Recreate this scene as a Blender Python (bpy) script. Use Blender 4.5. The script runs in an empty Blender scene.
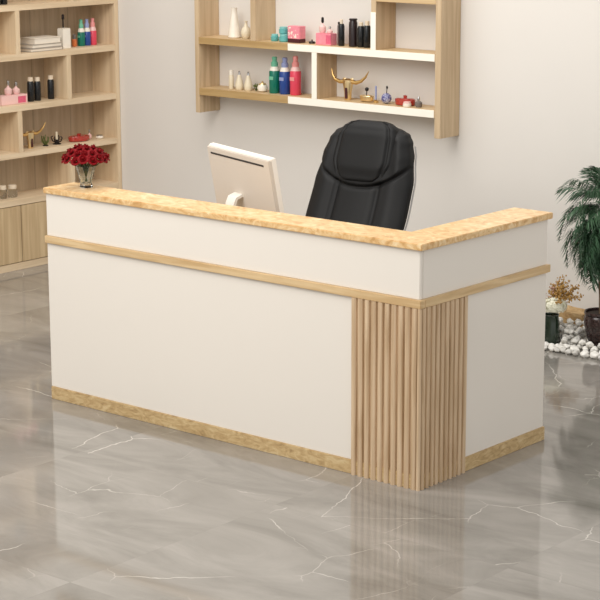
import bpy, bmesh, math, random
from mathutils import Vector, Matrix, Euler, noise
scn = bpy.context.scene
col = scn.collection
PI = math.pi
rnd = random.Random(7)
CAM_R = (0.763542, 0.645753, -0.002632); CAM_U = (-0.139757, 0.169225, 0.975618); CAM_F = (-0.630454, 0.744557, -0.219459)
CAM_C = (4.830406, -6.500821, 2.673887); CAM_f = 1930.40

# ------------------------------------------------------------------ materials
def newmat(name):
    m = bpy.data.materials.new(name); m.use_nodes = True
    nt = m.node_tree
    return m, nt, nt.nodes['Principled BSDF']
def srgb(c):
    return tuple((x/255/12.92 if x/255 <= .04045 else ((x/255+.055)/1.055)**2.4) for x in c) + (1,)
def plain(name, c, rough=.5, metal=0, spec=.5, var=.06, scale=18, coat=0, trans=0, ior=1.45, bump=0):
    m, nt, b = newmat(name)
    N, L = nt.nodes, nt.links
    tc = N.new('ShaderNodeTexCoord'); nz = N.new('ShaderNodeTexNoise'); nz.inputs['Scale'].default_value = scale
    nz.inputs['Detail'].default_value = 3
    L.new(tc.outputs['Object'], nz.inputs['Vector'])
    mx = N.new('ShaderNodeMix'); mx.data_type = 'RGBA'
    s = srgb(c)
    mx.inputs[6].default_value = tuple(x*(1-var) for x in s[:3])+(1,)
    mx.inputs[7].default_value = tuple(min(1, x*(1+var)) for x in s[:3])+(1,)
    L.new(nz.outputs['Fac'], mx.inputs[0]); L.new(mx.outputs[2], b.inputs['Base Color'])
    b.inputs['Roughness'].default_value = rough; b.inputs['Metallic'].default_value = metal
    b.inputs['Specular IOR Level'].default_value = spec; b.inputs['Coat Weight'].default_value = coat
    b.inputs['Coat Roughness'].default_value = .08
    b.inputs['Transmission Weight'].default_value = trans; b.inputs['IOR'].default_value = ior
    if bump:
        bp = N.new('ShaderNodeBump'); bp.inputs['Strength'].default_value = bump; bp.inputs['Distance'].default_value = .002
        n2 = N.new('ShaderNodeTexNoise'); n2.inputs['Scale'].default_value = 260
        L.new(tc.outputs['Object'], n2.inputs['Vector']); L.new(n2.outputs['Fac'], bp.inputs['Height']); L.new(bp.outputs[0], b.inputs['Normal'])
    return m
def wood(name, c1, c2, sc=(28, 28, 1.6), rough=.45, detail=5, contrast=(.35, .65), planks=None):
    """streaky grain: sc is small along the grain"""
    m, nt, b = newmat(name); N, L = nt.nodes, nt.links
    tc = N.new('ShaderNodeTexCoord'); mp = N.new('ShaderNodeMapping'); mp.inputs['Scale'].default_value = sc
    L.new(tc.outputs['Object'], mp.inputs['Vector'])
    nz = N.new('ShaderNodeTexNoise'); nz.inputs['Scale'].default_value = 1; nz.inputs['Detail'].default_value = detail
    nz.inputs['Distortion'].default_value = .6
    L.new(mp.outputs[0], nz.inputs['Vector'])
    cr = N.new('ShaderNodeValToRGB'); cr.color_ramp.elements[0].position = contrast[0]; cr.color_ramp.elements[1].position = contrast[1]
    cr.color_ramp.elements[0].color = srgb(c1); cr.color_ramp.elements[1].color = srgb(c2)
    L.new(nz.outputs['Fac'], cr.inputs[0])
    out = cr.outputs[0]
    if planks:
        wv = N.new('ShaderNodeTexWave'); wv.wave_type = 'BANDS'; wv.bands_direction = planks[0]; wv.inputs['Scale'].default_value = planks[1]
        wv.wave_profile = 'SAW'
        L.new(tc.outputs['Object'], wv.inputs['Vector'])
        c2n = N.new('ShaderNodeValToRGB'); c2n.color_ramp.elements[0].position = 0; c2n.color_ramp.elements[0].color = (.62, .62, .62, 1)
        c2n.color_ramp.elements[1].position = .05; c2n.color_ramp.elements[1].color = (1, 1, 1, 1)
        L.new(wv.outputs['Fac'], c2n.inputs[0])
        mu = N.new('ShaderNodeMix'); mu.data_type = 'RGBA'; mu.blend_type = 'MULTIPLY'; mu.inputs[0].default_value = 1
        L.new(out, mu.inputs[6]); L.new(c2n.outputs[0], mu.inputs[7]); out = mu.outputs[2]
    L.new(out, b.inputs['Base Color']); b.inputs['Roughness'].default_value = rough
    return m
def marbled_wood(name, cols, sc=(5, 14, 14), rough=.3, dist=1.8):
    m, nt, b = newmat(name); N, L = nt.nodes, nt.links
    tc = N.new('ShaderNodeTexCoord'); mp = N.new('ShaderNodeMapping'); mp.inputs['Scale'].default_value = sc
    L.new(tc.outputs['Object'], mp.inputs['Vector'])
    nz = N.new('ShaderNodeTexNoise'); nz.inputs['Scale'].default_value = 1; nz.inputs['Detail'].default_value = 8
    nz.inputs['Roughness'].default_value = .62; nz.inputs['Distortion'].default_value = dist
    L.new(mp.outputs[0], nz.inputs['Vector'])
    cr = N.new('ShaderNodeValToRGB'); e = cr.color_ramp.elements
    e[0].position = .3; e[0].color = srgb(cols[0]); e[1].position = .72; e[1].color = srgb(cols[-1])
    for i, c in enumerate(cols[1:-1]):
        k = e.new(.3+.42*(i+1)/(len(cols)-1)); k.color = srgb(c)
    L.new(nz.outputs['Fac'], cr.inputs[0]); L.new(cr.outputs[0], b.inputs['Base Color'])
    b.inputs['Roughness'].default_value = rough
    return m
def floor_mat():
    m, nt, b = newmat('grey_marble_tile'); N, L = nt.nodes, nt.links
    tc = N.new('ShaderNodeTexCoord')
    T = 1.2
    def vm(op, a, bb=None, **k):
        n = N.new('ShaderNodeVectorMath'); n.operation = op
        L.new(a, n.inputs[0])
        if bb is not None:
            if isinstance(bb, tuple): n.inputs[1].default_value = bb
            else: L.new(bb, n.inputs[1])
        return n.outputs[0]
    def ma(op, a, bb=None, clamp=False):
        n = N.new('ShaderNodeMath'); n.operation = op; n.use_clamp = clamp
        for i, v in enumerate((a, bb)):
            if v is None: continue
            if isinstance(v, (int, float)): n.inputs[i].default_value = v
            else: L.new(v, n.inputs[i])
        return n.outputs[0]
    off = vm('ADD', tc.outputs['Object'], (.35, .55, 0))
    sc = vm('MULTIPLY', off, (1/T, 1/T, 0))
    fl = vm('FLOOR', sc)
    wn = N.new('ShaderNodeTexWhiteNoise'); wn.noise_dimensions = '3D'; L.new(fl, wn.inputs['Vector'])
    rofs = vm('MULTIPLY', wn.outputs['Color'], (9, 9, 9))
    base = vm('ADD', tc.outputs['Object'], rofs)
    def noise_n(vec, scale, detail=4, dist=0, rough=.5):
        n = N.new('ShaderNodeTexNoise'); n.inputs['Scale'].default_value = scale; n.inputs['Detail'].default_value = detail
        n.inputs['Distortion'].default_value = dist; n.inputs['Roughness'].default_value = rough
        L.new(vec, n.inputs['Vector']); return n
    big = noise_n(vm('MULTIPLY', base, (.55, 1.5, 1)), 2.2, 6, .8, .6)
    cr = N.new('ShaderNodeValToRGB'); e = cr.color_ramp.elements
    e[0].position = .3; e[0].color = srgb(FLOOR_C[0]); e[1].position = .7; e[1].color = srgb(FLOOR_C[1])
    L.new(big.outputs['Fac'], cr.inputs[0])
    def veins(scale, width, lo, hi, seed, stretch):
        v0 = vm('ADD', vm('MULTIPLY', base, stretch), (seed, seed*.7, 0))
        wob = noise_n(base, 3.0, 4, 0, .6)
        v0 = vm('ADD', v0, vm('MULTIPLY', wob.outputs['Color'], (.16, .16, 0)))
        n = N.new('ShaderNodeTexVoronoi'); n.feature = 'DISTANCE_TO_EDGE'; n.voronoi_dimensions = '2D'
        n.inputs['Scale'].default_value = scale; L.new(v0, n.inputs['Vector'])
        d = n.outputs['Distance']
        line = ma('SUBTRACT', 1, ma('DIVIDE', d, width), True)
        mk = noise_n(vm('ADD', base, (seed*3, 5, 0)), 2.0, 2)
        mr = N.new('ShaderNodeMapRange'); mr.inputs['From Min'].default_value = lo; mr.inputs['From Max'].default_value = hi
        L.new(mk.outputs['Fac'], mr.inputs['Value'])
        return ma('MULTIPLY', line, mr.outputs[0])
    v1 = veins(1.7, .008, .52, .64, 3.1, (1, 1.1, 1))
    v2 = veins(3.0, .010, .56, .68, 11.7, (1.2, .6, 1))
    v = ma('ADD', v1, ma('MULTIPLY', v2, .55), True)
    mx = N.new('ShaderNodeMix'); mx.data_type = 'RGBA'; L.new(ma('MULTIPLY', v, .75), mx.inputs[0])
    L.new(cr.outputs[0], mx.inputs[6]); mx.inputs[7].default_value = srgb((226, 220, 210))
    # thin joints
    fr = vm('FRACTION', sc)
    sp = N.new('ShaderNodeSeparateXYZ'); L.new(fr, sp.inputs[0])
    jx = ma('LESS_THAN', sp.outputs[0], .0022); jy = ma('LESS_THAN', sp.outputs[1], .0022)
    j = ma('MAXIMUM', jx, jy)
    m2 = N.new('ShaderNodeMix'); m2.data_type = 'RGBA'; L.new(ma('MULTIPLY', j, .2), m2.inputs[0])
    L.new(mx.outputs[2], m2.inputs[6]); m2.inputs[7].default_value = srgb((110, 104, 96))
    L.new(m2.outputs[2], b.inputs['Base Color'])
    b.inputs['Roughness'].default_value = .07; b.inputs['Specular IOR Level'].default_value = .75
    return m
FLOOR_C = ((118, 114, 107), (156, 151, 144))

M = {}
M['wall'] = plain('wall_paint', (226, 221, 214), .75, var=.015, scale=3)
M['white'] = plain('white_gloss_laminate', (231, 224, 214), .12, var=.008, scale=2, spec=.6)
M['counter'] = marbled_wood('burl_countertop', [(186, 140, 84), (214, 172, 116), (230, 198, 148), (238, 216, 178)], (10, 15, 15), .3, 2.5)
M['base'] = marbled_wood('burl_baseboard', [(158, 130, 88), (188, 158, 112), (204, 178, 132), (214, 192, 150)], (12, 24, 34), .35)
M['base_y'] = marbled_wood('burl_baseboard_side', [(158, 130, 88), (188, 158, 112), (204, 178, 132), (214, 192, 150)], (24, 12, 34), .35)
M['trim'] = wood('trim_oak', (196, 164, 118), (218, 190, 146), (3, 30, 40), .4)
M['trim_y'] = wood('trim_oak_side', (196, 164, 118), (218, 190, 146), (30, 3, 40), .4)
M['slat'] = wood('slat_oak', (186, 157, 122), (216, 190, 157), (50, 50, 2.2), .45)
M['oak_v'] = wood('shelf_oak_upright', (208, 182, 147), (226, 204, 171), (22, 22, 1.6), .5)
M['oak_back'] = wood('shelf_oak_back', (174, 152, 124), (196, 175, 146), (20, 20, 1.5), .5, planks=('Y', .9))
M['oak_door'] = wood('cabinet_oak_door', (190, 163, 124), (214, 190, 150), (26, 26, 1.4), .5, planks=('Y', 1.2))
M['oak_h'] = wood('shelf_oak_board', (212, 188, 154), (230, 208, 176), (22, 1.8, 26), .5)
M['oak_hx'] = wood('wall_shelf_board', (196, 166, 122), (214, 186, 144), (1.8, 22, 26), .5)
M['oak_vx'] = wood('wall_shelf_upright', (186, 160, 126), (208, 184, 150), (26, 26, 1.5), .5)
M['edge_shade'] = wood('shaded_edge', (172, 140, 92), (192, 162, 112), (2, 22, 26), .4)  # shade on the left shelf fronts, put into the wood colour
M['edge'] = plain('overexposed_edge', (252, 246, 232), .4, var=.01)  # overexposed brightness of the right shelf fronts, put into a cream colour
M['floor'] = floor_mat()
M['leather'] = plain('black_leather', (11, 10.5, 10.5), .55, var=.12, spec=.35, scale=60, bump=.25)
M['blackplastic'] = plain('black_plastic', (24, 24, 25), .35)
M['chrome'] = plain('chrome', (205, 205, 208), .15, 1, var=.02)
M['piping'] = plain('grey_piping', (176, 172, 168), .3, .6)
M['mon'] = plain('monitor_shell', (208, 198, 186), .3, var=.01)
M['monedge'] = plain('monitor_edge', (240, 234, 224), .3, var=.01)
M['dark'] = plain('dark_slot', (45, 40, 38), .5)
M['screen'] = plain('screen_glass', (12, 13, 15), .08)
M['glass'] = plain('clear_glass', (240, 244, 242), .03, trans=1, ior=1.3, var=0)
M['gold'] = plain('polished_gold', (226, 188, 122), .3, 1)
M['palegold'] = plain('pale_brass', (236, 212, 164), .32, 1)
M['red_petal'] = plain('rose_petal', (118, 0, 8), .65, var=.4, scale=40, spec=.2)
M['stem'] = plain('stem_green', (62, 74, 40), .5, var=.2)
M['frond'] = plain('palm_leaf', (74, 106, 76), .42, var=.5, scale=9)
M['frond2'] = plain('palm_leaf_dark', (52, 82, 56), .42, var=.4, scale=9)
M['trunk'] = plain('palm_trunk', (112, 92, 72), .8, var=.3, scale=50)
M['pot'] = marbled_wood('speckled_pot_glaze', [(24, 16, 16), (44, 32, 30), (60, 44, 42), (106, 88, 84)], (40, 40, 40), .2)
M['soil'] = plain('potting_soil', (52, 42, 34), .9, var=.4, scale=70)
M['pebble'] = plain('white_pebble', (236, 233, 226), .35, var=.04, scale=8)
M['pebble2'] = plain('grey_white_pebble', (206, 203, 196), .35, var=.05, scale=8)
M['stone'] = marbled_wood('tan_rock', [(140, 108, 70), (178, 144, 98), (198, 168, 122), (212, 188, 148)], (14, 14, 22), .8)
M['greenglass'] = plain('dark_green_glass', (34, 48, 36), .08, var=.3, scale=12, coat=.5)
M['hydr'] = plain('white_petal', (238, 236, 216), .6, var=.08, scale=30)
M['dried'] = plain('dried_gold_grass', (178, 138, 74), .7, var=.4, scale=30)
M['driedpink'] = plain('dried_pinkish_bud', (176, 140, 122), .7, var=.3, scale=30)
def C(name, c, rough=.4, metal=0, **k): M[name] = plain(name, c, rough, metal, **k)
C('paper', (232, 222, 206), .6); C('greybook', (176, 166, 154), .6); C('blackcap', (22, 20, 20), .3); C('blackbottle', (26, 28, 30), .25)
C('brownblack', (34, 20, 20), .25); C('lightcap', (226, 210, 186), .35); C('teal', (96, 170, 168), .3); C('tealcap', (128, 192, 188), .3)
C('pink', (232, 142, 156), .45, var=.2, scale=60); C('hotpink', (214, 96, 124), .45, var=.3, scale=50); C('palepink', (236, 196, 190), .4)
C('emerald', (16, 112, 92), .25); C('emeraldtop', (112, 184, 152), .3); C('navy', (38, 70, 140), .25); C('navytop', (146, 156, 196), .3)
C('coral', (222, 72, 94), .25); C('coraltop', (232, 150, 146), .3); C('whitecer', (238, 230, 216), .25); C('cream', (226, 214, 188), .35)
C('redglass', (170, 54, 42), .18, coat=.5); C('orange', (214, 120, 70), .3); C('silver', (196, 196, 196), .25, 1); C('moss', (84, 92, 44), .6, var=.4, scale=60)
M['bluewhite'] = marbled_wood('blue_white_glaze', [(52, 50, 104), (70, 70, 130), (200, 202, 222), (226, 226, 234)], (70, 70, 70), .25); C('greyglass', (118, 110, 106), .15); C('darkmetal', (58, 52, 48), .3, .7); C('maroon', (70, 26, 30), .35)

# ------------------------------------------------------------------ mesh helpers
def box(bm, x0, x1, y0, y1, z0, z1):
    vs = [bm.verts.new(p) for p in ((x0,y0,z0),(x1,y0,z0),(x1,y1,z0),(x0,y1,z0),(x0,y0,z1),(x1,y0,z1),(x1,y1,z1),(x0,y1,z1))]
    for f in ((0,3,2,1),(4,5,6,7),(0,1,5,4),(1,2,6,5),(2,3,7,6),(3,0,4,7)): bm.faces.new([vs[i] for i in f])
    return vs
def lathe(bm, prof, seg=20, c=(0,0,0), sx=1, sy=1):
    rings = []
    for r, z in prof:
        r = max(r, .0002)
        rings.append([bm.verts.new((c[0]+sx*r*math.cos(2*PI*i/seg), c[1]+sy*r*math.sin(2*PI*i/seg), c[2]+z)) for i in range(seg)])
    for a, b in zip(rings, rings[1:]):
        for i in range(seg): bm.faces.new((a[i], a[(i+1)%seg], b[(i+1)%seg], b[i]))
    bm.faces.new(rings[0][::-1]); bm.faces.new(rings[-1])
def tube(bm, pts, rad, seg=8, flat=None):
    pts = [Vector(p) for p in pts]
    if not isinstance(rad, (list, tuple)): rad = [rad]*len(pts)
    rings = []
    t0 = (pts[1]-pts[0]).normalized()
    up = Vector((0,0,1)) if abs(t0.z) < .9 else Vector((1,0,0))
    n = t0.cross(up).normalized()
    for i, p in enumerate(pts):
        t = (pts[min(i+1, len(pts)-1)]-pts[max(i-1, 0)]).normalized()
        n = (n - t*n.dot(t)).normalized(); b = t.cross(n)
        rings.append([bm.verts.new(p+rad[i]*(math.cos(2*PI*k/seg)*n+math.sin(2*PI*k/seg)*b)) for k in range(seg)])
    for a, b in zip(rings, rings[1:]):
        for k in range(seg): bm.faces.new((a[k], a[(k+1)%seg], b[(k+1)%seg], b[k]))
    bm.faces.new(rings[0][::-1]); bm.faces.new(rings[-1])
def prism(bm, pts, z0, z1):
    a = [bm.verts.new((x, y, z0)) for x, y in pts]; b = [bm.verts.new((x, y, z1)) for x, y in pts]
    n = len(pts)
    bm.faces.new(a[::-1]); bm.faces.new(b)
    for i in range(n): bm.faces.new((a[i], a[(i+1)%n], b[(i+1)%n], b[i]))
def ball(bm, c, r, sub=2, sc=(1,1,1), jit=0, seed=0):
    res = bmesh.ops.create_icosphere(bm, subdivisions=sub, radius=1)
    for v in res['verts']:
        p = v.co.copy(); k = 1+jit*noise.noise(p*1.3+Vector((seed*7.1, seed*3.3, seed)))
        v.co = Vector((c[0]+p.x*r*sc[0]*k, c[1]+p.y*r*sc[1]*k, c[2]+p.z*r*sc[2]*k))
def obj(name, bm, m, parent=None, smooth=False, bevel=0, loc=None, solid=0):
    bmesh.ops.recalc_face_normals(bm, faces=bm.faces)
    if bevel:
        bmesh.ops.bevel(bm, geom=[e for e in bm.edges if len(e.link_faces) == 2 and e.calc_face_angle(0) > .6], offset=bevel, segments=2, affect='EDGES', clamp_overlap=True)
    me = bpy.data.meshes.new(name); bm.to_mesh(me); bm.free()
    if smooth:
        for p in me.polygons: p.use_smooth = True
        if smooth != 2:
            me.set_sharp_from_angle(angle=math.radians(38))
    me.materials.append(m if not isinstance(m, str) else M[m])
    o = bpy.data.objects.new(name, me); col.objects.link(o)
    if parent: o.parent = parent
    if loc: o.location = loc
    return o
def bxo(name, d, m, parent=None, bevel=.0015):
    bm = bmesh.new(); box(bm, *d); return obj(name, bm, m, parent, bevel=bevel)
def tag(o, label=None, cat=None, group=None, kind=None):
    if label: o['label'] = label
    if cat: o['category'] = cat
    if group: o['group'] = group
    if kind: o['kind'] = kind
    return o
def thing(name, label, cat, loc=(0,0,0), rz=0, group=None):
    o = bpy.data.objects.new(name, None); o.empty_display_size = .05; col.objects.link(o)
    o.location = loc; o.rotation_euler = (0, 0, rz)
    return tag(o, label, cat, group)
def copy_tree(o, parent=None):
    c = o.copy(); col.objects.link(c); c.parent = parent
    for ch in [x for x in bpy.data.objects if x.parent == o]: copy_tree(ch, c)
    return c
def lo(name, prof, m, parent=None, seg=20, c=(0,0,0), smooth=True, sx=1, sy=1):
    bm = bmesh.new(); lathe(bm, prof, seg, c, sx, sy); return obj(name, bm, m, parent, smooth=smooth)

# ------------------------------------------------------------------ the room
YW = 3.06; XL = -5.18
o = bxo('floor', (XL-.1, 7, -8.5, YW+.1, -.1, 0), 'floor', bevel=0); tag(o, 'glossy grey marble floor tiles with thin white veins', kind='structure')
o = bxo('wall_back', (XL-.1, 7, YW, YW+.1, 0, 3.2), 'wall', bevel=0); tag(o, 'plain pale greige painted wall behind the desk', kind='structure')
o = bxo('wall_left', (XL-.1, XL, -8.5, YW, 0, 3.2), 'wall', bevel=0); tag(o, 'plain pale wall behind the tall shelving unit', kind='structure')

# ------------------------------------------------------------------ reception desk
L_, W_, H_ = 2.35, .99, 1.10
desk = thing('reception_desk', 'large L-shaped white reception desk with burl countertop and fluted wooden corner', 'desk')
bxo('front_panel', (-L_, 0, 0, .02, .065, .817), 'white', desk)
bxo('side_panel', (-.02, 0, .02, W_, .065, .817), 'white', desk)
bxo('upper_front_panel', (-L_, 0, 0, .02, .853, 1.071), 'white', desk, .003)
bxo('upper_side_panel', (-.022, -.001, .0215, W_, .853, 1.071), 'white', desk, .002)
bxo('left_end_panel', (-L_, -L_+.02, .02, .62, 0, .853), 'white', desk)
bxo('far_end_panel', (-.62, -.02, W_-.02, W_, 0, .853), 'white', desk)
bxo('ledge_support', (-L_, -.022, .15, .17, .853, 1.071), 'white', desk)
tag(bxo('ledge_support', (-.17, -.15, .17, W_, .853, 1.071), 'white', desk))
bm = bmesh.new()
prism(bm, [(-L_-.004, -.015), (.018, -.015), (.018, W_+.015), (-.2, W_+.015), (-.2, .2), (-L_-.004, .2)], 1.071, H_)
obj('countertop', bm, 'counter', desk, bevel=.003)
def moulding(name, xa, xb, ya, yb, z0, z1, m): return bxo(name, (xa, xb, ya, yb, z0, z1), m, desk, .002)
moulding('trim_band', -L_-.004, .014, -.014, .02, .817, .853, 'trim')
moulding('trim_band', -.02, .014, .02, W_+.012, .817, .853, 'trim_y')
moulding('baseboard', -L_+.004, -.002, -.008, .02, 0, .065, 'base')
moulding('baseboard', -.02, .008, .02, W_+.006, 0, .065, 'base_y')
prism_pts = [(-L_+.02, .02), (-.02, .02), (-.02, W_-.02), (-.62, W_-.02), (-.62, .62), (-L_+.02, .62)]
bm = bmesh.new(); prism(bm, prism_pts, .72, .75); obj('work_surface', bm, 'oak_hx', desk, bevel=.002)
# fluted panels: rounded slats on a backing
def flute(n, width, start):
    """profile along t from 0..width (t grows away from the corner); returns list of (t, depth)"""
    out = []; p = width/n
    for i in range(n):
        t0 = i*p
        g = .0048
        out += [(t0, .003), (t0+g, .003)]
        for k in range(7):
            a = PI*k/6
            out.append((t0+g+(p-2*g)*(1-math.cos(a))/2, .005+.013*math.sin(a)**.7))
        out += [(t0+p-g, .003)]
    return out
bm = bmesh.new()
pf = flute(10, .372, 0)
pts = [(-.372+t, -d) for t, d in pf]+[(0.0, -.003), (0.0, 0), (-.372, 0)]
clean = []
for p in pts:
    if not clean or (abs(p[0]-clean[-1][0])+abs(p[1]-clean[-1][1])) > 1e-6: clean.append(p)
prism(bm, clean, 0, .8165); obj('fluted_panel', bm, 'slat', desk, bevel=0)
bm = bmesh.new()
pf = flute(10, .345, 0)
pts = [(d, t) for t, d in pf]+[(.003, .345), (0, .345), (0, 0)]
clean = []
for p in pts:
    if not clean or (abs(p[0]-clean[-1][0])+abs(p[1]-clean[-1][1])) > 1e-6: clean.append(p)
prism(bm, clean, 0, .8165); obj('fluted_panel', bm, 'slat', desk)
bm = bmesh.new()
lathe(bm, [(.0095, 0), (.0095, .8165)], 20, (.006, -.006, 0)); obj('corner_post', bm, 'slat', desk, smooth=True)

# ------------------------------------------------------------------ tall shelving unit on the left wall
XF = -4.92; XB = XF-.25
unit = thing('shelving_unit', 'tall pale oak shelving unit with open compartments and cupboard base at left wall', 'shelf', (0,0,0))
Y0 = 1.0
bxo('back_panel', (XB, XB+.012, Y0+.04, 3.02, .055, 2.1), 'oak_back', unit, 0)
bxo('side_panel', (XB, XF, 3.02, 3.058, 0, 2.14), 'oak_v', unit)
bxo('side_panel', (XB, XF, Y0, Y0+.04, 0, 2.14), 'oak_v', unit)
for z0, z1 in ((1.742, 1.78), (1.415, 1.457), (1.076, 1.117), (.762, .80), (.443, .485)):
    bxo('shelf', (XB+.012, XF, Y0+.04, 3.02, z0, z1), 'oak_h', unit)
bxo('top_board', (XB, XF, Y0+.04, 3.02, 2.1, 2.14), 'oak_h', unit)
for ys, z0, z1 in (((2.105, 1.3), 1.457, 1.742), ((2.558, 1.7), 1.117, 1.415), ((2.10, 1.3), .80, 1.076), ((2.566, 1.7), .485, .762), ((2.6, 1.7), 1.78, 2.1)):
    for y in ys: bxo('divider', (XB+.012, XF, y, y+.04, z0, z1), 'oak_v', unit)
bxo('plinth', (XB+.02, XF-.004, Y0+.04, 3.02, 0, .05), 'oak_h', unit)
for a, b in ((2.103, 2.56), (2.563, 3.018), (1.643, 2.10), (1.05, 1.64)):
    d = bxo('door', (XF-.02, XF-.001, a, b, .054, .439), 'oak_door', unit, .002)

# ------------------------------------------------------------------ wall shelf on the back wall
YF = 2.86
ws = thing('wall_shelf', 'oak wall-mounted shelf with overexposed front edges painted cream hanging above the office chair', 'shelf')
bxo('side_panel', (-4.003, -3.965, YF, YW-.001, 1.07, 2.28), 'oak_vx', ws)
bxo('side_panel', (-2.032, -1.990, YF, YW-.001, 1.067, 2.28), 'oak_vx', ws)
SX = -3.19
low = bxo('shelf', (-3.965, -2.032, YF, YW-.001, 1.190, 1.236), 'oak_hx', ws)
mid = bxo('shelf', (-3.965, -2.032, YF, YW-.001, 1.528, 1.572), 'oak_hx', ws)
top = bxo('shelf', (-2.482, -2.032, YF, YW-.001, 1.866, 1.906), 'oak_hx', ws)
tag(bxo('edge_tone', (SX, -2.034, YF-.004, YF-.0002, 1.190, 1.236), 'edge', low, .0008), 'cream strip, painted overexposure')  # thin strips carry the painted overexposure, not a separate edging
tag(bxo('edge_tone', (SX, -2.034, YF-.004, YF-.0002, 1.528, 1.572), 'edge', mid, .0008), 'cream strip, painted overexposure')
d1 = bxo('divider', (-2.992, -2.951, YF, YW-.001, 1.236, 1.528), 'oak_vx', ws)
tag(bxo('edge_tone', (-2.992, -2.951, YF-.004, YF-.0002, 1.2365, 1.5275), 'edge', d1, .0008), 'cream strip, painted overexposure')
d2 = bxo('divider', (-2.521, -2.482, YF, YW-.001, 1.572, 2.24), 'oak_vx', ws)
tag(bxo('edge_tone', (-2.521, -2.482, YF-.004, YF-.0002, 1.5725, 1.80), 'edge', d2, .0008), 'cream strip, painted overexposure')
for par, d in ((low, (-3.965, SX-.0005, YF-.004, YF-.0002, 1.190, 1.236)), (mid, (-3.965, SX-.0005, YF-.004, YF-.0002, 1.528, 1.572))):  # left fronts: darker strips with the shade in their colour
    tag(bxo('edge_tone', d, 'edge_shade', par, .0008), 'honey brown strip, painted shade')
bxo('divider', (-3.51, -3.465, YF, YW-.001, 1.572, 2.24), 'oak_vx', ws)
bxo('top_board', (-3.965, -2.032, YF, YW-.001, 2.24, 2.28), 'oak_hx', ws)

# ------------------------------------------------------------------ monitor
mon = thing('computer_monitor', 'white flat desktop monitor seen from behind, standing on the desk', 'monitor', (-1.385, .53, .75), math.radians(-19))
mh, mw = .40, .62
bm = bmesh.new(); box(bm, -mw/2, mw/2, -.02, .02, 0, mh)
Rm = Matrix.Rotation(math.radians(10), 4, 'X')   # top leans back towards -y
Tm = Matrix.Translation((0, -.035, .17)) @ Rm
def mtx(bm):
    bmesh.ops.transform(bm, matrix=Tm, verts=bm.verts)
mtx(bm); shell = obj('housing', bm, 'mon', mon, bevel=.004)
bm = bmesh.new(); box(bm, -mw/2-.002, mw/2+.002, -.006, .022, -.002, mh+.006); mtx(bm); tag(obj('bezel', bm, 'monedge', mon, bevel=.003))
bm = bmesh.new(); box(bm, -mw/2+.02, mw/2-.02, .022, .0235, .02, mh-.02); mtx(bm); tag(obj('screen', bm, 'screen', mon), 'black glass screen')
bm = bmesh.new(); box(bm, -mw/2+.035, mw/2-.055, -.0215, -.0195, mh-.036, mh-.027); mtx(bm); obj('vent', bm, 'dark', shell)
bm = bmesh.new()
prof = [(-.02,.012),(-.075,.04),(-.115,.12),(-.135,.24),(-.135,.305),(-.122,.335),(-.09,.348),(-.055,.338)]
nv = []
for i, (y, z) in enumerate(prof):
    y2, z2 = prof[min(i+1, 7)]; y1, z1 = prof[max(i-1, 0)]; tv = Vector((0, y2-y1, z2-z1)).normalized(); nn = Vector((0, -tv.z, tv.y))*.007
    nv.append([bm.verts.new(Vector((x, y, z))+q) for x, q in ((-.085, nn), (-.005, nn), (-.005, -nn), (-.085, -nn))])
for a, b_ in zip(nv, nv[1:]):
    for k in range(4): bm.faces.new((a[k], a[(k+1)%4], b_[(k+1)%4], b_[k]))
bm.faces.new(nv[0]); bm.faces.new(nv[-1])
obj('neck', bm, 'monedge', mon, smooth=True)
bm = bmesh.new(); box(bm, -.13, .07, -.12, .08, 0, .012); obj('foot', bm, 'monedge', mon, bevel=.004)

# ------------------------------------------------------------------ office chair
ch = thing('office_chair', 'black leather high-back office chair behind the white desk', 'chair', (-1.655, 1.30, 0), math.radians(5))
def lerp(a, b, t): return a+(b-a)*t
def interp(tab, v):
    for (a, x), (b, y) in zip(tab, tab[1:]):
        if v <= b:
            t = (v-a)/(b-a); t = t*t*(3-2*t); return lerp(x, y, t)
    return tab[-1][1]
Z0, Z1 = .47, 1.275
def cen(v):   # centre line of the back rest (y, z)
    return (.20+.36*v+.03*math.sin(PI*v), Z0+(Z1-Z0)*v)
def ringsect(bm, v, w, t, yo=0, groove=None, seg=140, ef=.55, eb=.7):
    cy, cz = cen(v); out = []
    for k in range(seg):
        a = 2*PI*k/seg; ca, sa = math.cos(a), math.sin(a)
        x = w*math.copysign(abs(ca)**ef, ca); y = t*math.copysign(abs(sa)**eb, sa)
        if groove and sa < 0: y += groove(x/w if w else 0, v)
        out.append(bm.verts.new((x, cy+y+yo, cz)))
    return out
def loft(bm, rings):
    for a, b in zip(rings, rings[1:]):
        n = len(a)
        for k in range(n): bm.faces.new((a[k], a[(k+1)%n], b[(k+1)%n], b[k]))
    bm.faces.new(rings[0][::-1]); bm.faces.new(rings[-1])
wtab = [(0, .27), (.12, .30), (.40, .318), (.62, .312), (.80, .285), (.90, .262), (.955, .235), (.985, .19), (1, .13)]
ttab = [(0, .05), (.15, .062), (.8, .062), (.94, .05), (1, .02)]
def gr(u, v):
    d = 0
    vg = .60+.15*u*u
    low = 1/(1+math.exp((v-vg)/.008))
    for s in (-.42, .42): d += .030*low*math.exp(-((u-s)/.03)**2)
    d += .004*low*math.exp(-((u-.12)/.02)**2)
    d += .020*math.exp(-((v-vg)/.012)**2)
    d += .007*math.exp(-((v-.27-.02*u)/.012)**2)*(1 if abs(u) < .42 else 0)
    d -= .016*math.exp(-((abs(u)-.70)/.17)**2)*low + .010*math.exp(-(u/.25)**2)*low
    d -= (1-low)*(.012+.016*math.exp(-((abs(u)-.82)/.12)**2))
    return d*min(1, v*8)*min(1, max(0, (1.0-v)*14))
bm = bmesh.new(); rings = []
NV = 110
for i in range(NV+1):
    v = i/NV
    rings.append(ringsect(bm, v, interp(wtab, v), interp(ttab, v), 0, gr))
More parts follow.
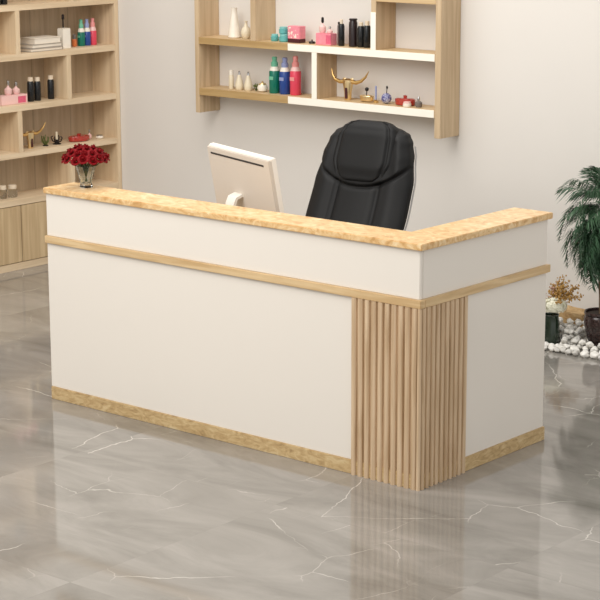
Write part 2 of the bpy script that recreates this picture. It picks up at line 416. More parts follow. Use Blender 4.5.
loft(bm, rings); back = obj('backrest', bm, 'leather', ch, smooth=2)
# head cushion
bm = bmesh.new(); rings = []
hw = [(.615, .07), (.64, .13), (.69, .175), (.78, .198), (.93, .192), (.99, .172), (1.02, .14), (1.035, .09)]
ht = [(.615, .02), (.66, .05), (.75, .062), (.95, .058), (1.0, .045), (1.035, .018)]
for i in range(37):
    v = .615+.42*i/36
    rings.append(ringsect(bm, v, interp(hw, v), interp(ht, v), -.035, lambda u, v: .010*math.exp(-((abs(u)-.80)/.05)**2), ef=.45))
loft(bm, rings); obj('headrest', bm, 'leather', ch, smooth=2)
# piping along the rear edge of the shell
pp = []
for s in (1,):
    for i in range(0, 27):
        v = .04+.84*i/26; cy, cz = cen(v); pp.append((s*(interp(wtab, v)*.978+.005), cy+.034, cz))
bm = bmesh.new(); tube(bm, pp, .0045, 8); tag(obj('piping', bm, 'piping', back, smooth=True), 'silver-grey edge line')
pp = [(-x, y, z) for x, y, z in pp]
bm = bmesh.new(); tube(bm, pp, .0045, 8); tag(obj('piping', bm, 'piping', back, smooth=True), 'silver-grey edge line')
bm = bmesh.new(); rings = []
for i in range(25):
    t = i/24; y = -.30+.52*t; w = .26*(1-.25*max(0, (.12-t)/.12)**2)
    th = .055*math.sqrt(max(.02, 1-abs(2*t-1)**6)); out = []
    for k in range(40):
        a = 2*PI*k/40; ca, sa = math.cos(a), math.sin(a)
        out.append(bm.verts.new((w*math.copysign(abs(ca)**.5, ca), y, .46+th*math.copysign(abs(sa)**.7, sa))))
    rings.append(out)
loft(bm, rings); obj('seat', bm, 'leather', ch, smooth=2)
for s in (-1, 1):
    bm = bmesh.new(); tube(bm, [(s*.24, .12, .44), (s*.325, .10, .45), (s*.335, .02, .66), (s*.335, -.18, .665), (s*.325, -.24, .56), (s*.24, -.16, .44)], .016, 8)
    ar = obj('armrest', bm, 'blackplastic', ch, smooth=True)
    bm = bmesh.new(); box(bm, s*.335-.035, s*.335+.035, -.19, .05, .672, .70); obj('arm_pad', bm, 'leather', ar, bevel=.01)
lo('gas_lift', [(.03, .10), (.03, .26), (.018, .261), (.018, .41)], 'chrome', ch, c=(0, -.03, 0))
bm = bmesh.new(); box(bm, -.1, .1, -.13, .07, .395, .42); obj('tilt_plate', bm, 'blackplastic', ch, bevel=.004)
for k in range(5):
    a = 2*PI*k/5+.3
    bm = bmesh.new(); tube(bm, [(0, -.03, .12), (.16*math.cos(a), -.03+.16*math.sin(a), .11), (.30*math.cos(a), -.03+.30*math.sin(a), .075)], [.026, .022, .016], 8)
    leg = obj('base_leg', bm, 'chrome', ch, smooth=True)
    bm = bmesh.new(); cx, cy = .30*math.cos(a), -.03+.30*math.sin(a)
    for s in (-1, 1):
        px, py = -math.sin(a)*.018*s, math.cos(a)*.018*s
        tube(bm, [(cx+px*.5, cy+py*.5, .029), (cx+px*1.5, cy+py*1.5, .029)], .028, 14)
    tube(bm, [(cx, cy, .03), (cx, cy, .08)], .008, 8)
    obj('castor', bm, 'blackplastic', leg, smooth=True)

# ------------------------------------------------------------------ crystal vase with roses
VX, VY = -2.185, .125
vase = lo('glass_vase', [(.030, 0), (.034, .004), (.030, .02), (.033, .045), (.047, .09), (.052, .118), (.049, .118), (.044, .09), (.030, .048), (.026, .022), (.001, .018)], 'glass', seg=12, smooth=False)
vase.location = (VX, VY, H_)
tag(vase, 'cut-glass vase holding red roses on the left end of the desk', 'vase')
def bloom_mesh(bm, c, r):
    n = 0
    for ring, (cnt, rad, tilt, hgt) in enumerate(((3, .25, .15, 1.0), (5, .55, .5, .95), (7, .95, .95, .75))):
        for k in range(cnt):
            a0 = 2*PI*k/cnt+ring*.7
            grid = []
            for i in range(4):
                row = []
                s = i/3
                for j in range(5):
                    t = (j/4-.5)*2
                    aa = a0+t*PI/cnt*1.15*(1-.15*s)
                    rr = r*(rad*(.25+.75*math.sin(s*PI/2))+(.10*s*s*ring))
                    z = r*(hgt*s - .28*ring*s*s*s*(1) - .12*t*t*s)
                    row.append(bm.verts.new((c[0]+rr*math.cos(aa), c[1]+rr*math.sin(aa), c[2]+z)))
                grid.append(row)
            for i in range(3):
                for j in range(4): bm.faces.new((grid[i][j], grid[i][j+1], grid[i+1][j+1], grid[i+1][j]))
    ball(bm, (c[0], c[1], c[2]+r*.5), r*.42, 1, (1, 1, 1.05))
def rose(label, vec, r):
    """bloom at vec (local to vase base), stem down into the vase"""
    t = thing('rose', label, 'rose', (VX, VY, H_+.03), 0, 'red roses in the glass vase')
    v = Vector(vec)-Vector((0, 0, .03))
    n = Vector((v.x*1.2, v.y*1.2, .11)).normalized()
    bm = bmesh.new(); bloom_mesh(bm, (0, 0, -r*.1), r)
    b = obj('bloom', bm, 'red_petal', t, smooth=2)
    b.location = v; b.rotation_euler = n.to_track_quat('Z', 'Y').to_euler()
    bm = bmesh.new(); vv = v
    k = .2
    foot = Vector((-v.x*.06, -v.y*.06, .0))
    tube(bm, [foot, Vector((v.x*.16, v.y*.16, .075)), Vector((v.x*.6, v.y*.6, v.z*.72)), v], .0022, 5)
    obj('stem', bm, 'stem', t, smooth=True)
rn = 0
for ring, (cnt, rr, z) in enumerate(((1, 0, .203), (7, .042, .195), (12, .076, .178), (15, .102, .152))):
    for k in range(cnt):
        a = 2*PI*k/cnt+ring*.4+rnd.uniform(-.08, .08)
        rose('red rose in the tight domed bouquet on the desk end',
             (rr*math.cos(a), rr*math.sin(a), z+rnd.uniform(-.006, .006)), rnd.uniform(.0225, .026))

# ------------------------------------------------------------------ palm in a pot
PX_, PY_ = -.745, 2.72
pot = thing('plant_pot', 'round dark speckled glazed pot holding the palm among white pebbles', 'pot', (PX_, PY_, 0))
lo('pot_body', [(.050, 0), (.056, .005), (.076, .06), (.092, .12), (.098, .16), (.095, .18), (.089, .19), (.097, .20), (.094, .212), (.088, .208), (.088, .19), (.001, .188)], 'pot', pot, 32)
lo('soil', [(.001, .189), (.0875, .189), (.086, .196), (.001, .199)], 'soil', pot, 20)
palm = thing('potted_palm', 'leafy green palm with thin trunk and drooping fronds in the dark pot', 'plant', (PX_, PY_, .19))
bm = bmesh.new()
tube(bm, [(0, 0, .009), (-.006, 0, .1), (-.018, 0, .22), (-.02, 0, .36), (-.005, 0, .66)], [.013, .010, .0085, .009, .012], 10); obj('trunk', bm, 'trunk', palm, smooth=True)
def frond_mesh(seed, length, droop):
    r = random.Random(seed); bm = bmesh.new(); pts = []
    for i in range(9):
        s = i/8
        pts.append(Vector((length*(s-.22*s*s*droop), 0, length*(.55*s-droop*.95*s*s))))
    tube(bm, pts, [.0022*(1-.75*i/8) for i in range(9)], 5)
    for i in range(26):
        s = .12+.88*i/25; q = s*8; k = min(7, int(q)); p = pts[k].lerp(pts[k+1], q-k)
        ll = length*(.42*math.sin(PI*min(1, s*.85+.12))+.10)
        for sd in (-1, 1):
            d = Vector((.75+r.uniform(-.2, .2), sd*(.75+r.uniform(-.2, .2)), r.uniform(-.15, .25))).normalized()
            w = d.cross(Vector((0, 0, 1))).normalized()*.0042
            a = p; b_ = p+d*ll*.5+Vector((0, 0, -ll*.08)); c_ = p+d*ll*.95+Vector((0, 0, -ll*(.45+r.uniform(0, .3))))
            v0, v1, v2, v3, v4 = (bm.verts.new(x) for x in (a-w*.4, a+w*.4, b_+w, b_-w, c_))
            bm.faces.new((v0, v1, v2, v3)); bm.faces.new((v3, v2, v4))
    return bm
protos = []
for s, ln, dr in ((1, .24, .9), (2, .27, 1.25), (3, .22, 1.6), (4, .28, .6)):
    f_ = obj('frond', frond_mesh(s, ln, dr), 'frond' if s % 2 else 'frond2', palm)
    protos.append(f_)
used = set()
i = 0
for tier, (z, cnt, kinds, sc, up) in enumerate(((.70, 8, (3,), .8, -.85), (.66, 13, (0, 3), .92, -.3), (.60, 17, (0, 1), 1.0, -.02), (.53, 18, (1, 2), 1.0, .12), (.46, 16, (1, 2), .95, .32), (.41, 16, (2, 1), .92, .55))):
    for k in range(cnt):
        kd = kinds[k % len(kinds)]
        src = protos[kd]
        c = src if kd not in used else src.copy()
        if kd in used: col.objects.link(c); c.parent = palm
        used.add(kd)
        a = 2*PI*k/cnt+tier*.53+rnd.uniform(-.15, .15)
        c.location = (-.015, 0, z+rnd.uniform(-.02, .02)); c.rotation_euler = (rnd.uniform(-.25, .25), up+rnd.uniform(-.15, .15), a)
        s_ = sc*rnd.uniform(.85, 1.08); c.scale = (s_, s_, s_)

# ------------------------------------------------------------------ green vase with hydrangea and dried flowers
GX, GY = -1.0, 2.60
gv = lo('flower_vase', [(.045, 0), (.052, .006), (.053, .06), (.049, .13), (.043, .168), (.047, .178), (.043, .178), (.039, .165), (.045, .12), (.047, .012), (.001, .010)], 'greenglass', seg=28)
gv.location = (GX, GY, 0); tag(gv, 'dark green glass vase on the floor behind the desk end', 'vase')
hy = thing('white_bouquet', 'round white hydrangea bloom in the dark green vase', 'flowers', (GX, GY, .05))
bm = bmesh.new(); r = random.Random(5)
for i in range(150):
    z = r.uniform(-.55, 1); a = r.uniform(0, 2*PI); q = math.sqrt(1-z*z)
    n = Vector((q*math.cos(a), q*math.sin(a), z)); c = Vector((.020, 0, .180))+Vector((n.x*.070, n.y*.070, n.z*.047))
    t = n.orthogonal().normalized(); b_ = n.cross(t); rot = r.uniform(0, 1.5)
    for k in range(4):
        aa = rot+k*PI/2; d = math.cos(aa)*t+math.sin(aa)*b_; e = n.cross(d)
        vs = [bm.verts.new(x) for x in (c, c+d*.007+e*.005+n*.002, c+d*.012, c+d*.007-e*.005+n*.002)]
        bm.faces.new(vs)
ball(bm, (.020, 0, .180), .062, 2, (1, 1, .68))
obj('bloom', bm, 'hydr', hy)
bm = bmesh.new(); tube(bm, [(0, 0, -.03), (.004, 0, .08), (.018, 0, .15)], .004, 6); obj('stem', bm, 'stem', hy)
dr = thing('dried_bouquet', 'spray of golden brown dried grasses rising behind the white bloom', 'flowers', (GX, GY, .05))
bs = bmesh.new(); bb = bmesh.new(); bp = bmesh.new()
for i in range(46):
    a = r.uniform(-1.25, 1.25)*(.9); el = r.uniform(.25, 1.5)
    L1 = r.uniform(.09, .165)
    d = Vector((math.cos(a)*math.cos(el), math.sin(a)*math.cos(el)*.8, math.sin(el)))
    if i % 3 == 0: d.x *= -.5
    o0 = Vector((.012, .02, .12)); e0 = Vector((.02, .03, .19)); end = e0+d*L1
    tube(bs, [o0, e0, e0.lerp(end, .5)+Vector((0, 0, .01)), end], .0011, 4)
    for k in range(9):
        s = .35+.65*k/8; p = e0.lerp(end, s)+Vector((r.uniform(-.012, .012), r.uniform(-.012, .012), r.uniform(-.012, .014)))
        ball(bb if (i % 6) else bp, p, r.uniform(.0035, .0075), 1, (1, .7, 1.2))
tag(obj('stems', bs, 'dried', dr), kind='stuff'); tag(obj('seed_heads', bb, 'dried', dr, smooth=2), kind='stuff')
tag(obj('buds', bp, 'driedpink', dr, smooth=2), 'pinkish beige buds', kind='stuff')
# tan rock
bm = bmesh.new(); bmesh.ops.create_cube(bm, size=1); bmesh.ops.subdivide_edges(bm, edges=bm.edges, cuts=7, use_grid_fill=True)
for v in bm.verts:
    p = v.co.copy(); k = noise.noise(p*3.1+Vector((4, 2, 1)))*.10+noise.noise(p*9)*.05
    top_cut = -.18*(p.x+.5)*max(0, p.z+.2)
    ln = max(.001, p.length); v.co = Vector((p.x*.21*(1+k), p.y*.12*(1+k), (p.z+.5)*.13+top_cut*.13+(k*.03 if p.z > -.4 else 0)))
rock = obj('rock', bm, 'stone', smooth=True, loc=(-1.045, 2.89, .025)); tag(rock, 'rough tan rock lying between pebbles and the wall', 'rock')

# ------------------------------------------------------------------ pebbles
pm = []
for i in range(6):
    bm = bmesh.new(); ball(bm, (0, 0, 0), 1, 3, (1, .85, .72), .35, i+1)
    ob = obj('pebble', bm, 'pebble' if i % 3 else 'pebble2', smooth=2); pm.append(ob)
def near(p, q, d): return (p[0]-q[0])**2+(p[1]-q[1])**2+(p[2]-q[2])**2 < d*d
pts = []
pr_ = random.Random(21)
def visible(x, y): # the strip of floor that shows between desk and frame edge
    lo_ = -1.03-.76*(y-2.55); return lo_-.06 < x < lo_+.44
for layer, (z, ymin, cap) in enumerate(((.017, 2.46, 120), (.047, 2.56, 90), (.078, 2.66, 60), (.108, 2.76, 40))):
    tries = 0; n0 = len(pts)
    while tries < 9000 and len(pts)-n0 < cap:
        tries += 1
        y = pr_.uniform(ymin, 3.02); x = pr_.uniform(-1.5, -.5)
        if y < 2.52+.06*math.sin(x*9) and layer == 0 and pr_.random() < .0: continue
        if not visible(x, y): continue
        s = pr_.uniform(.019, .030) if y < 2.62 else pr_.uniform(.017, .026)
        if math.hypot(x-PX_, y-PY_) < .075+s+(.035 if layer else 0): continue
        if math.hypot(x-GX, y-GY) < .058+s: continue
        if abs(x+1.045) < .115+s and abs(y-2.89) < .06+s: continue
        if layer > 1 and (y > 2.79 or x < -1.12): continue
        if any(near((x, y, z), (q[0], q[1], q[2]), (s+q[3])*.84) for q in pts): continue
        pts.append((x, y, z, s))
for i, (x, y, z, s) in enumerate(pts):
    c = pm[i] if i < 6 else pm[pr_.randrange(6)].copy()
    if i >= 6: col.objects.link(c)
    c.location = (x, y, max(z, s*.62)); c.scale = (s, s, s)
    c.rotation_euler = (pr_.uniform(-.3, .3), pr_.uniform(-.3, .3), pr_.uniform(0, 6.28))
    tag(c, 'white rounded pebble in the heap beside the palm pot', 'pebble', 'white pebbles heaped on the floor by the wall')

# ------------------------------------------------------------------ small things
def cyl_bottle(name, label, cat, loc, r, h, body, cap, capr=.6, caph=.2, group=None, shoulder=True):
    t = thing(name, label, cat, loc, 0, group)
    hb = h*(1-caph)
    pr = [(r*.9, 0), (r, .003), (r, hb*.9), (r*.75, hb), (.001, hb)]
    lo('body', pr, body, t, 16)
    lo('cap', [(r*capr, hb), (r*capr, h-.002), (r*capr*.8, h), (.001, h)], cap, t, 14)
    return t
def spray_bottle(label, loc, r, h, body, topm, group):
    t = thing('spray_bottle', label, 'bottle', loc, 0, group)
    hb = h*.62
    lo('body', [(r*.92, 0), (r, .004), (r, hb*.95), (r*.9, hb), (.001, hb)], body, t, 20)
    tag(lo('collar', [(r*.92, hb), (r*.85, hb+.014), (r*.55, hb+.03), (.001, hb+.03)], 'palepink' if body == 'coral' else 'whitecer', t, 20), 'pale collar')
    lo('nozzle', [(r*.62, hb+.024), (r*.66, hb+.05), (r*.42, hb+.06), (r*.5, hb+.085), (r*.36, h), (.001, h)], topm, t, 16)
    bm = bmesh.new(); box(bm, -r*.5, r*.5, -r*1.005, -r*.96, hb*.6, hb*.75); obj('label', bm, topm, t)
    return t
def bull(label, loc, s, rz=0, name='bull_horn_ornament'):
    t = thing(name, label, 'ornament', loc, rz)
    bm = bmesh.new()
    # horns: one sweeping curve each side of a slim muzzle block standing on its end
    bmh = bmesh.new(); tube(bmh, [(-.02*s, 0, .118*s), (-.065*s, 0, .112*s), (-.105*s, 0, .125*s), (-.125*s, 0, .155*s), (-.132*s, 0, .19*s)], [.014*s, .013*s, .010*s, .007*s, .002*s], 10)
    tube(bmh, [(.02*s, 0, .118*s), (.065*s, 0, .112*s), (.105*s, 0, .125*s), (.14*s, 0, .152*s), (.165*s, 0, .19*s)], [.014*s, .013*s, .010*s, .007*s, .002*s], 10)
    lathe(bm, [(.018*s, 0), (.022*s, .006*s), (.023*s, .05*s), (.032*s, .10*s), (.030*s, .125*s), (.012*s, .135*s)], 14, (0, 0, 0), 1.15, .75)
    ball(bm, (-.03*s, 0, .132*s), .010*s, 1, (1.4, .6, 1)); ball(bm, (.03*s, 0, .132*s), .010*s, 1, (1.4, .6, 1))
    obj('head', bm, 'palegold', t, smooth=True); obj('horns', bmh, 'gold', t, smooth=True)
    bm = bmesh.new(); box(bm, -.0095*s, .0095*s, -.0205*s, -.013*s, .01*s, .09*s); tag(obj('face_inlay', bm, 'maroon', t, bevel=.001), 'dark inlay')
    return t
def dish(label, loc, rx, h, m, name='dish'):
    t = thing(name, label, 'dish', loc)
    lo('bowl', [(rx*.7, 0), (rx*.95, .004), (rx, h*.6), (rx*.97, h*.75), (rx*.8, h*.62), (.001, h*.55)], m, t, 24, sx=1, sy=.62)
    lo('lid', [(rx*.6, h*.56), (rx*.55, h*.8), (rx*.16, h*.86), (rx*.2, h*1.15), (.001, h*1.2)], m, t, 20, sx=1, sy=.62)
    return t
ZL, ZM = 1.2365, 1.5725
YS = 2.955
# wall shelf, upper left
o = lo('ceramic_vase', [(.036, 0), (.042, .006), (.036, .06), (.022, .15), (.018, .19), (.021, .197), (.015, .197), (.012, .15), (.001, .03)], 'whitecer', seg=24)
o.location = (-3.735, YS, ZM); tag(o, 'tall tapered white ceramic vase on the upper left of the wall shelf', 'vase')
o = lo('bud_vase', [(.018, 0), (.028, .012), (.034, .04), (.028, .066), (.012, .082), (.008, .105), (.012, .115), (.006, .115), (.001, .08)], 'cream', seg=20)
o.location = (-3.632, YS, ZM); tag(o, 'small round-bellied cream bud vase beside the tall white vase', 'vase')
# teal jars
def jar(label, loc, r, h, m, mc, group=None, name='jar'):
    t = thing(name, label, 'jar', loc, 0, group)
    lo('body', [(r*.85, 0), (r, h*.12), (r, h*.62), (r*.8, h*.7), (.001, h*.7)], m, t, 20)
    lo('lid', [(r*.86, h*.7), (r*.88, h*.95), (r*.7, h), (.001, h)], mc, t, 20)
    return t
g = 'teal jars on the wall shelf'
jar('small teal jar, leftmost of the teal jars on the wall shelf', (-3.375, YS-.01, ZM), .026, .045, 'teal', 'tealcap', g)
jar('teal jar at the bottom right under another teal jar', (-3.293, YS-.01, ZM), .035, .05, 'teal', 'tealcap', g)
jar('teal jar stacked on top of the other teal jars', (-3.30, YS-.01, ZM+.0505), .030, .045, 'teal', 'tealcap', g)
# pink patterned box
t = thing('gift_box', 'pink and white patterned box beside the teal jars', 'box', (-3.19, YS-.01, ZM))
bxo('box_base', (-.05, .05, -.03, .03, 0, .025), 'maroon', t, .002); bxo('box_body', (-.05, .05, -.03, .03, .025, .105), 'pink', t, .002)
bm = bmesh.new()
for i in range(22):
    bx_, bz = pr_.uniform(-.042, .042), pr_.uniform(.032, .098); ball(bm, (bx_, -.0303, bz), pr_.uniform(.003, .007), 1, (1, .12, 1))
tag(obj('pattern', bm, 'whitecer', t), 'white blossom pattern')
o = lo('pot_lid', [(.018, 0), (.022, .004), (.020, .012), (.004, .016), (.005, .024), (.001, .025)], 'darkmetal', seg=16); o.location = (-3.07, YS, ZM); tag(o, 'tiny dark lid lying left of the pink perfume box', 'lid')
# perfume gift box + bottles
t = thing('perfume_box', 'pink floral perfume box on the wall shelf beside black bottles', 'box', (-2.945, YS-.01, ZM))
bxo('box_body', (-.062, .062, -.03, .03, 0, .072), 'pink', t, .002); bxo('box_corner', (.02, .0625, -.0305, -.0285, .008, .064), 'hotpink', t, .001)
def perfume(label, loc, r, h, name='perfume_bottle', cap='blackcap'):
    t = thing(name, label, 'perfume bottle', loc)
    lo('flask', [(r*.7, 0), (r, h*.12), (r, h*.38), (r*.35, h*.52), (r*.2, h*.62), (.001, h*.62)], 'palepink', t, 16)
    lo('stopper', [(r*.2, h*.6), (r*.42, h*.7), (r*.36, h*.95), (.001, h)], cap, t, 12)
    return t
perfume('tall pink flask with dark stopper standing on the pink perfume box', (-2.975, YS-.01, ZM+.0725), .022, .10)
perfume('short clear flask on the right of the pink perfume box', (-2.915, YS-.01, ZM+.0725), .018, .045, cap='silver')
g = 'dark bottles on the wall shelf'
cyl_bottle('cosmetic_bottle', 'grey translucent bottle touching the pink perfume box', 'bottle', (-2.86, YS+.02, ZM), .016, .145, 'greyglass', 'darkmetal', .8, .1, g)
cyl_bottle('cosmetic_bottle', 'black bottle with light cap right of the grey bottle', 'bottle', (-2.822, YS-.01, ZM), .020, .165, 'blackbottle', 'lightcap', .5, .17, g)
cyl_bottle('cosmetic_bottle', 'tallest brown-black bottle standing alone in the middle', 'bottle', (-2.728, YS-.01, ZM), .027, .175, 'brownblack', 'brownblack', .98, .06, g)
cyl_bottle('cosmetic_bottle', 'black bottle with cream cap, second from the bright-edged divider', 'bottle', (-2.666, YS-.01, ZM), .022, .155, 'blackbottle', 'lightcap', .6, .15, g)
cyl_bottle('cosmetic_bottle', 'black bottle with cream cap directly against the bright-edged divider', 'bottle', (-2.617, YS-.01, ZM), .023, .165, 'blackbottle', 'lightcap', .6, .17, g)
# lower left
g = 'small white bottles on the lower wall shelf'
t = cyl_bottle('lotion_bottle', 'slim straight white bottle, leftmost on the lower wall shelf', 'bottle', (-3.757, YS-.01, ZL), .017, .125, 'cream', 'whitecer', .9, .25, g)
for lab, x in (('pear-shaped white bottle, left one of the pear-shaped pair', -3.686), ('pear-shaped white bottle, right one of the pear-shaped pair', -3.607)):
    t = thing('lotion_bottle', lab, 'bottle', (x, YS-.01, ZL), 0, g)
    lo('body', [(.022, 0), (.027, .008), (.028, .035), (.018, .07), (.010, .098), (.001, .098)], 'cream', t, 18)
    lo('cap', [(.009, .098), (.008, .104), (.007, .118), (.001, .124)], 'silver', t, 12)
t = thing('moss_sprig', 'small dark green sprig beside the round white jar', 'plant', (-3.54, YS-.01, ZL))
bm = bmesh.new()
for i in range(14): ball(bm, (pr_.uniform(-.018, .018), pr_.uniform(-.012, .012), pr_.uniform(.008, .045)), pr_.uniform(.005, .010), 1, (1, .8, 1))
obj('leaves', bm, 'moss', t)
bm = bmesh.new(); tube(bm, [(0, 0, 0), (.004, 0, .02), (-.004, 0, .05)], .003, 6); obj('stalk', bm, 'stem', t)
t = thing('round_jar', 'round white jar with brass lid beside the green spray bottle', 'jar', (-3.483, YS-.01, ZL))
lo('body', [(.016, 0), (.030, .008), (.035, .028), (.028, .046), (.001, .048)], 'whitecer', t, 20)
lo('lid', [(.026, .045), (.022, .055), (.006, .060), (.007, .068), (.001, .07)], 'palegold', t, 18)
g = 'spray bottles on the wall shelf'
spray_bottle('green spray bottle on the wall shelf, left of the blue one', (-3.378, YS-.01, ZL), .036, .235, 'emerald', 'emeraldtop', g)
spray_bottle('blue spray bottle on the wall shelf, between green and red', (-3.290, YS-.01, ZL), .036, .235, 'navy', 'navytop', g)
spray_bottle('coral red spray bottle on the wall shelf beside the divider', (-3.200, YS-.01, ZL), .036, .25, 'coral', 'coraltop', g)
# lower right
bull('polished gold bull head with wide horns on the wall shelf', (-2.768, YS-.01, ZL), 1.0)
t = thing('gold_ornament', 'low gold dish ornament topped by a small black ball', 'ornament', (-2.617, YS-.01, ZL))
lo('dish', [(.02, 0), (.046, .006), (.052, .035), (.046, .04), (.001, .03)], 'palegold', t, 20, sy=.6)
bm = bmesh.new(); tube(bm, [(-.005, 0, .03), (0, 0, .07)], .003, 6); ball(bm, (0, 0, .078), .013, 2); tag(obj('knob', bm, 'blackcap', t, smooth=True), 'black ball')
t = thing('pen_stand', 'thin dark blue stick standing upright beside the gold dish', 'ornament', (-2.545, YS-.01, ZL))
lo('foot', [(.016, 0), (.016, .01), (.006, .018), (.001, .018)], 'gold', t, 14); lo('rod', [(.005, .018), (.006, .10), (.001, .105)], 'navytop', t, 10)
t = thing('patterned_ball', 'blue and white patterned ball flask with thin dark stopper', 'ornament', (-2.463, YS-.01, ZL))
bm = bmesh.new(); ball(bm, (0, 0, .033), .033, 3); obj('ball', bm, 'bluewhite', t, smooth=2)
bm = bmesh.new(); tube(bm, [(0, 0, .06), (.004, 0, .095)], .0025, 6); ball(bm, (.004, 0, .10), .008, 2, (.8, .8, 1.4)); obj('stopper', bm, 'darkmetal', t, smooth=True)
dish('red lidded glass dish on the lower right of the wall shelf', (-2.325, YS, ZL), .072, .052, 'redglass')
t = jar('tiny white jar in front of the red glass dish', (-2.265, YS-.06, ZL), .026, .032, 'whitecer', 'palepink')
t = thing('glass_ornament', 'small dark glass trinket at the right end of the wall shelf', 'ornament', (-2.20, YS-.03, ZL))
lo('base', [(.018, 0), (.024, .012), (.022, .03), (.008, .038), (.001, .04)], 'greyglass', t, 14); lo('finial', [(.006, .038), (.009, .05), (.003, .066), (.001, .068)], 'silver', t, 10)

# tall unit
ZA, ZB, ZC, ZD, ZE = 1.7805, 1.4575, 1.1175, .8005, .4855
XS = -5.03
g = ''
for lab, y in (('black bottle at the frame edge, left one on the top shelf', 2.055), ('black bottle at the top left, right one on the top shelf', 2.11)):
    cyl_bottle('cosmetic_bottle', lab, 'bottle', (XS, y, ZA), .023, .17, 'blackbottle', 'blackcap', .7, .2, 'black bottles on the topmost shelf')
# stacked books
def book(label, loc, w, d, h, m, rz=0):
    t = thing('book', label, 'book', loc, rz, 'stacked books on the tall unit')
    bxo('cover', (-d/2, d/2, -w/2, w/2, 0, .004), m, t, .001); bxo('pages', (-d/2+.003, d/2-.004, -w/2+.004, w/2-.004, .004, h-.004), 'paper', t, .0005)
    bxo('cover', (-d/2, d/2, -w/2, w/2, h-.004, h), m, t, .001); bxo('spine', (-d/2-.002, -d/2+.002, -w/2, w/2, 0, h), m, t, .001)
book('grey book at the bottom of the flat stack', (XS+.01, 2.40, ZB), .29, .16, .022, 'greybook')
book('pale book in the middle of the flat stack', (XS+.012, 2.405, ZB+.0225), .275, .15, .026, 'greybook', .02)
book('thick cream book on top of the flat stack', (XS+.012, 2.415, ZB+.049), .235, .15, .040, 'paper', -.03)
t = thing('white_box', 'upright white cream carton beside the stack of books', 'box', (XS+.05, 2.595, ZB)); bxo('carton', (-.03, .03, -.035, .035, 0, .135), 'whitecer', t, .003); bxo('carton_flap', (-.028, .028, -.033, .033, .135, .138), 'paper', t, .001)
t = thing('diffuser_bottle', 'black bottle with a long thin neck behind the white carton', 'bottle', (XS, 2.635, ZB))
lo('body', [(.022, 0), (.026, .006), (.026, .07), (.018, .10), (.006, .115), (.001, .115)], 'blackbottle', t, 16)
lo('neck', [(.006, .11), (.005, .19), (.010, .195), (.009, .225), (.001, .227)], 'brownblack', t, 10)
t = cyl_bottle('small_bottle', 'little orange bottle left of the green spray bottle', 'bottle', (XS, 2.735, ZB), .018, .085, 'orange', 'greyglass', .6, .4)
g = 'spray bottles on the tall unit'
spray_bottle('green spray bottle on the tall unit, left of the blue one', (XS, 2.803, ZB), .026, .155, 'emerald', 'emeraldtop', g)
spray_bottle('blue spray bottle on the tall unit, between green and pink', (XS, 2.858, ZB), .026, .155, 'navy', 'navytop', g)
spray_bottle('pink spray bottle on the tall unit, right of the blue one', (XS, 2.913, ZB), .027, .16, 'coral', 'coraltop', g)
# pink box with flasks
t = thing('perfume_box', 'pink perfume box on the tall unit at the left frame edge', 'box', (XS+.01, 2.13, ZC))
bxo('box_body', (-.04, .04, -.115, .115, 0, .062), 'palepink', t, .002); bxo('box_print', (.0395, .0405, .03, .1, .006, .05), 'hotpink', t, .0002)
perfume('left pale flask standing on the pink box at the tall unit', (XS+.01, 2.11, ZC+.0625), .026, .10, cap='silver')
perfume('right pale flask standing on the pink box at the tall unit', (XS+.01, 2.18, ZC+.0625), .026, .085, cap='silver')
g = 'black bottles on the tall unit'
for lab, y, hh in (('black bottle with cream cap, beside the pink box', 2.31, .165), ('black bottle with cream cap, middle one of the trio', 2.372, .16), ('black bottle with cream cap, standing apart at the right', 2.495, .162)):
    cyl_bottle('cosmetic_bottle', lab, 'bottle', (XS+.01, y, ZC), .023, hh, 'blackbottle', 'lightcap', .8, .17, g)
bull('gold bull head ornament on the tall unit beside the divider', (XS+.02, 2.285, ZD), .86, PI/2)
t = thing('leaf_ornament', 'dark green twisted leaf ornament beside the gold bull head', 'ornament', (XS+.01, 2.43, ZD))
bm = bmesh.new()
for i in range(5):
    a = i*1.3; tube(bm, [(0, 0, .006), (.02*math.cos(a), .02*math.sin(a), .03), (.012*math.cos(a+.8), .035*math.sin(a+.8), .055+.006*i)], [.008, .007, .003], 7)
obj('leaves', bm, 'moss', t, smooth=True); lo('foot', [(.02, 0), (.02, .005), (.008, .009), (.001, .009)], 'darkmetal', t, 14)
t = thing('candle_holder', 'dark metal candle holder with cream candle on the tall unit', 'candle holder', (XS+.01, 2.535, ZD))
bm = bmesh.new()
lathe(bm, [(.03, 0), (.03, .005), (.01, .012), (.009, .028), (.016, .032), (.001, .034)], 16)
for i in range(4):
    a = i*PI/2+.4; tube(bm, [(0, 0, .012), (.03*math.cos(a), .03*math.sin(a), .02), (.042*math.cos(a), .042*math.sin(a), .045), (.03*math.cos(a), .03*math.sin(a), .055)], .0045, 7)
obj('holder', bm, 'darkmetal', t, smooth=True); lo('candle', [(.008, .033), (.008, .085), (.001, .087)], 'cream', t, 12)
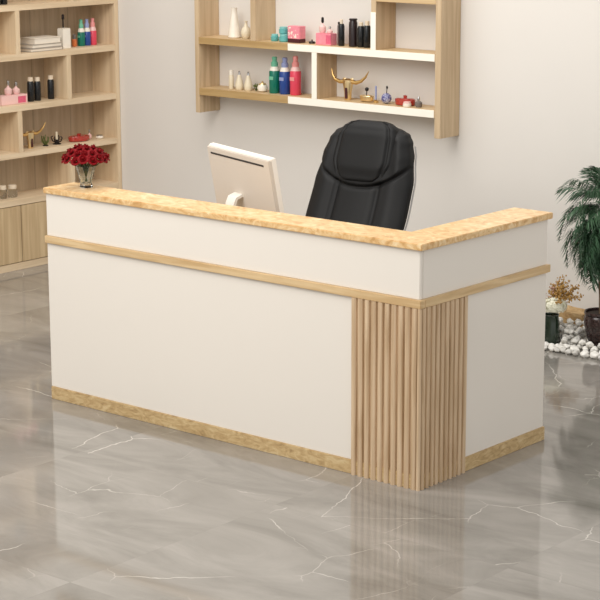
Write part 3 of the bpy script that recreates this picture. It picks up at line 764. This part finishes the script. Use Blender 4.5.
t = dish('red oval dish with lid on the tall unit', (XS+.01, 2.745, ZD), .09, .045, 'redglass'); t.rotation_euler = (0, 0, PI/2)
perfume('small silver flask between red dish and white jar', (XS-.02, 2.875, ZD), .016, .065, cap='silver', name='silver_flask')
jar('flat white jar at the right end of the tall unit', (XS+.02, 2.935, ZD), .027, .024, 'whitecer', 'silver')
g = 'glass jars on the low shelf'
jar('clear glass jar at the left frame edge on the lowest shelf', (XS+.01, 2.03, ZE), .028, .09, 'glass', 'lightcap', g, 'glass_jar')
jar('clear glass jar, right one on the lowest open shelf', (XS+.01, 2.115, ZE), .034, .085, 'glass', 'lightcap', g, 'glass_jar')

# ------------------------------------------------------------------ light
w = bpy.data.worlds.new('daylight'); scn.world = w; w.use_nodes = True
bg = w.node_tree.nodes['Background']; bg.inputs[0].default_value = (1, .985, .965, 1); bg.inputs[1].default_value = .88
def area(name, loc, target, size, energy, c=(1, .965, .92), sy=None):
    l = bpy.data.lights.new(name, 'AREA'); l.energy = energy; l.size = size; l.color = c
    if sy: l.shape = 'RECTANGLE'; l.size_y = sy
    o = bpy.data.objects.new(name, l); col.objects.link(o); o.location = loc
    o.rotation_euler = (Vector(target)-Vector(loc)).to_track_quat('-Z', 'Y').to_euler()
    return o
area('added_softbox', (-1.6, -2.6, 4.2), (-1.6, .3, .6), 3.0, 140)  # unseen overhead softboxes added for light direction
area('added_softbox', (-2.4, 1.2, 4.4), (-2.2, 1.4, 0), 2.0, 60)

# ------------------------------------------------------------------ camera
cam = bpy.data.cameras.new('camera'); co = bpy.data.objects.new('camera', cam); col.objects.link(co); scn.camera = co
R = Vector(CAM_R); U = Vector(CAM_U); F = Vector(CAM_F)
mt = Matrix((( R.x, U.x, -F.x, CAM_C[0]), (R.y, U.y, -F.y, CAM_C[1]), (R.z, U.z, -F.z, CAM_C[2]), (0, 0, 0, 1)))
co.matrix_world = mt
cam.sensor_width = 36; cam.lens = CAM_f/600*36; cam.clip_end = 60
vs = scn.view_settings; vs.view_transform = 'Standard'; vs.look = 'None'; vs.gamma = 1; vs.use_curve_mapping = False; vs.exposure = .1
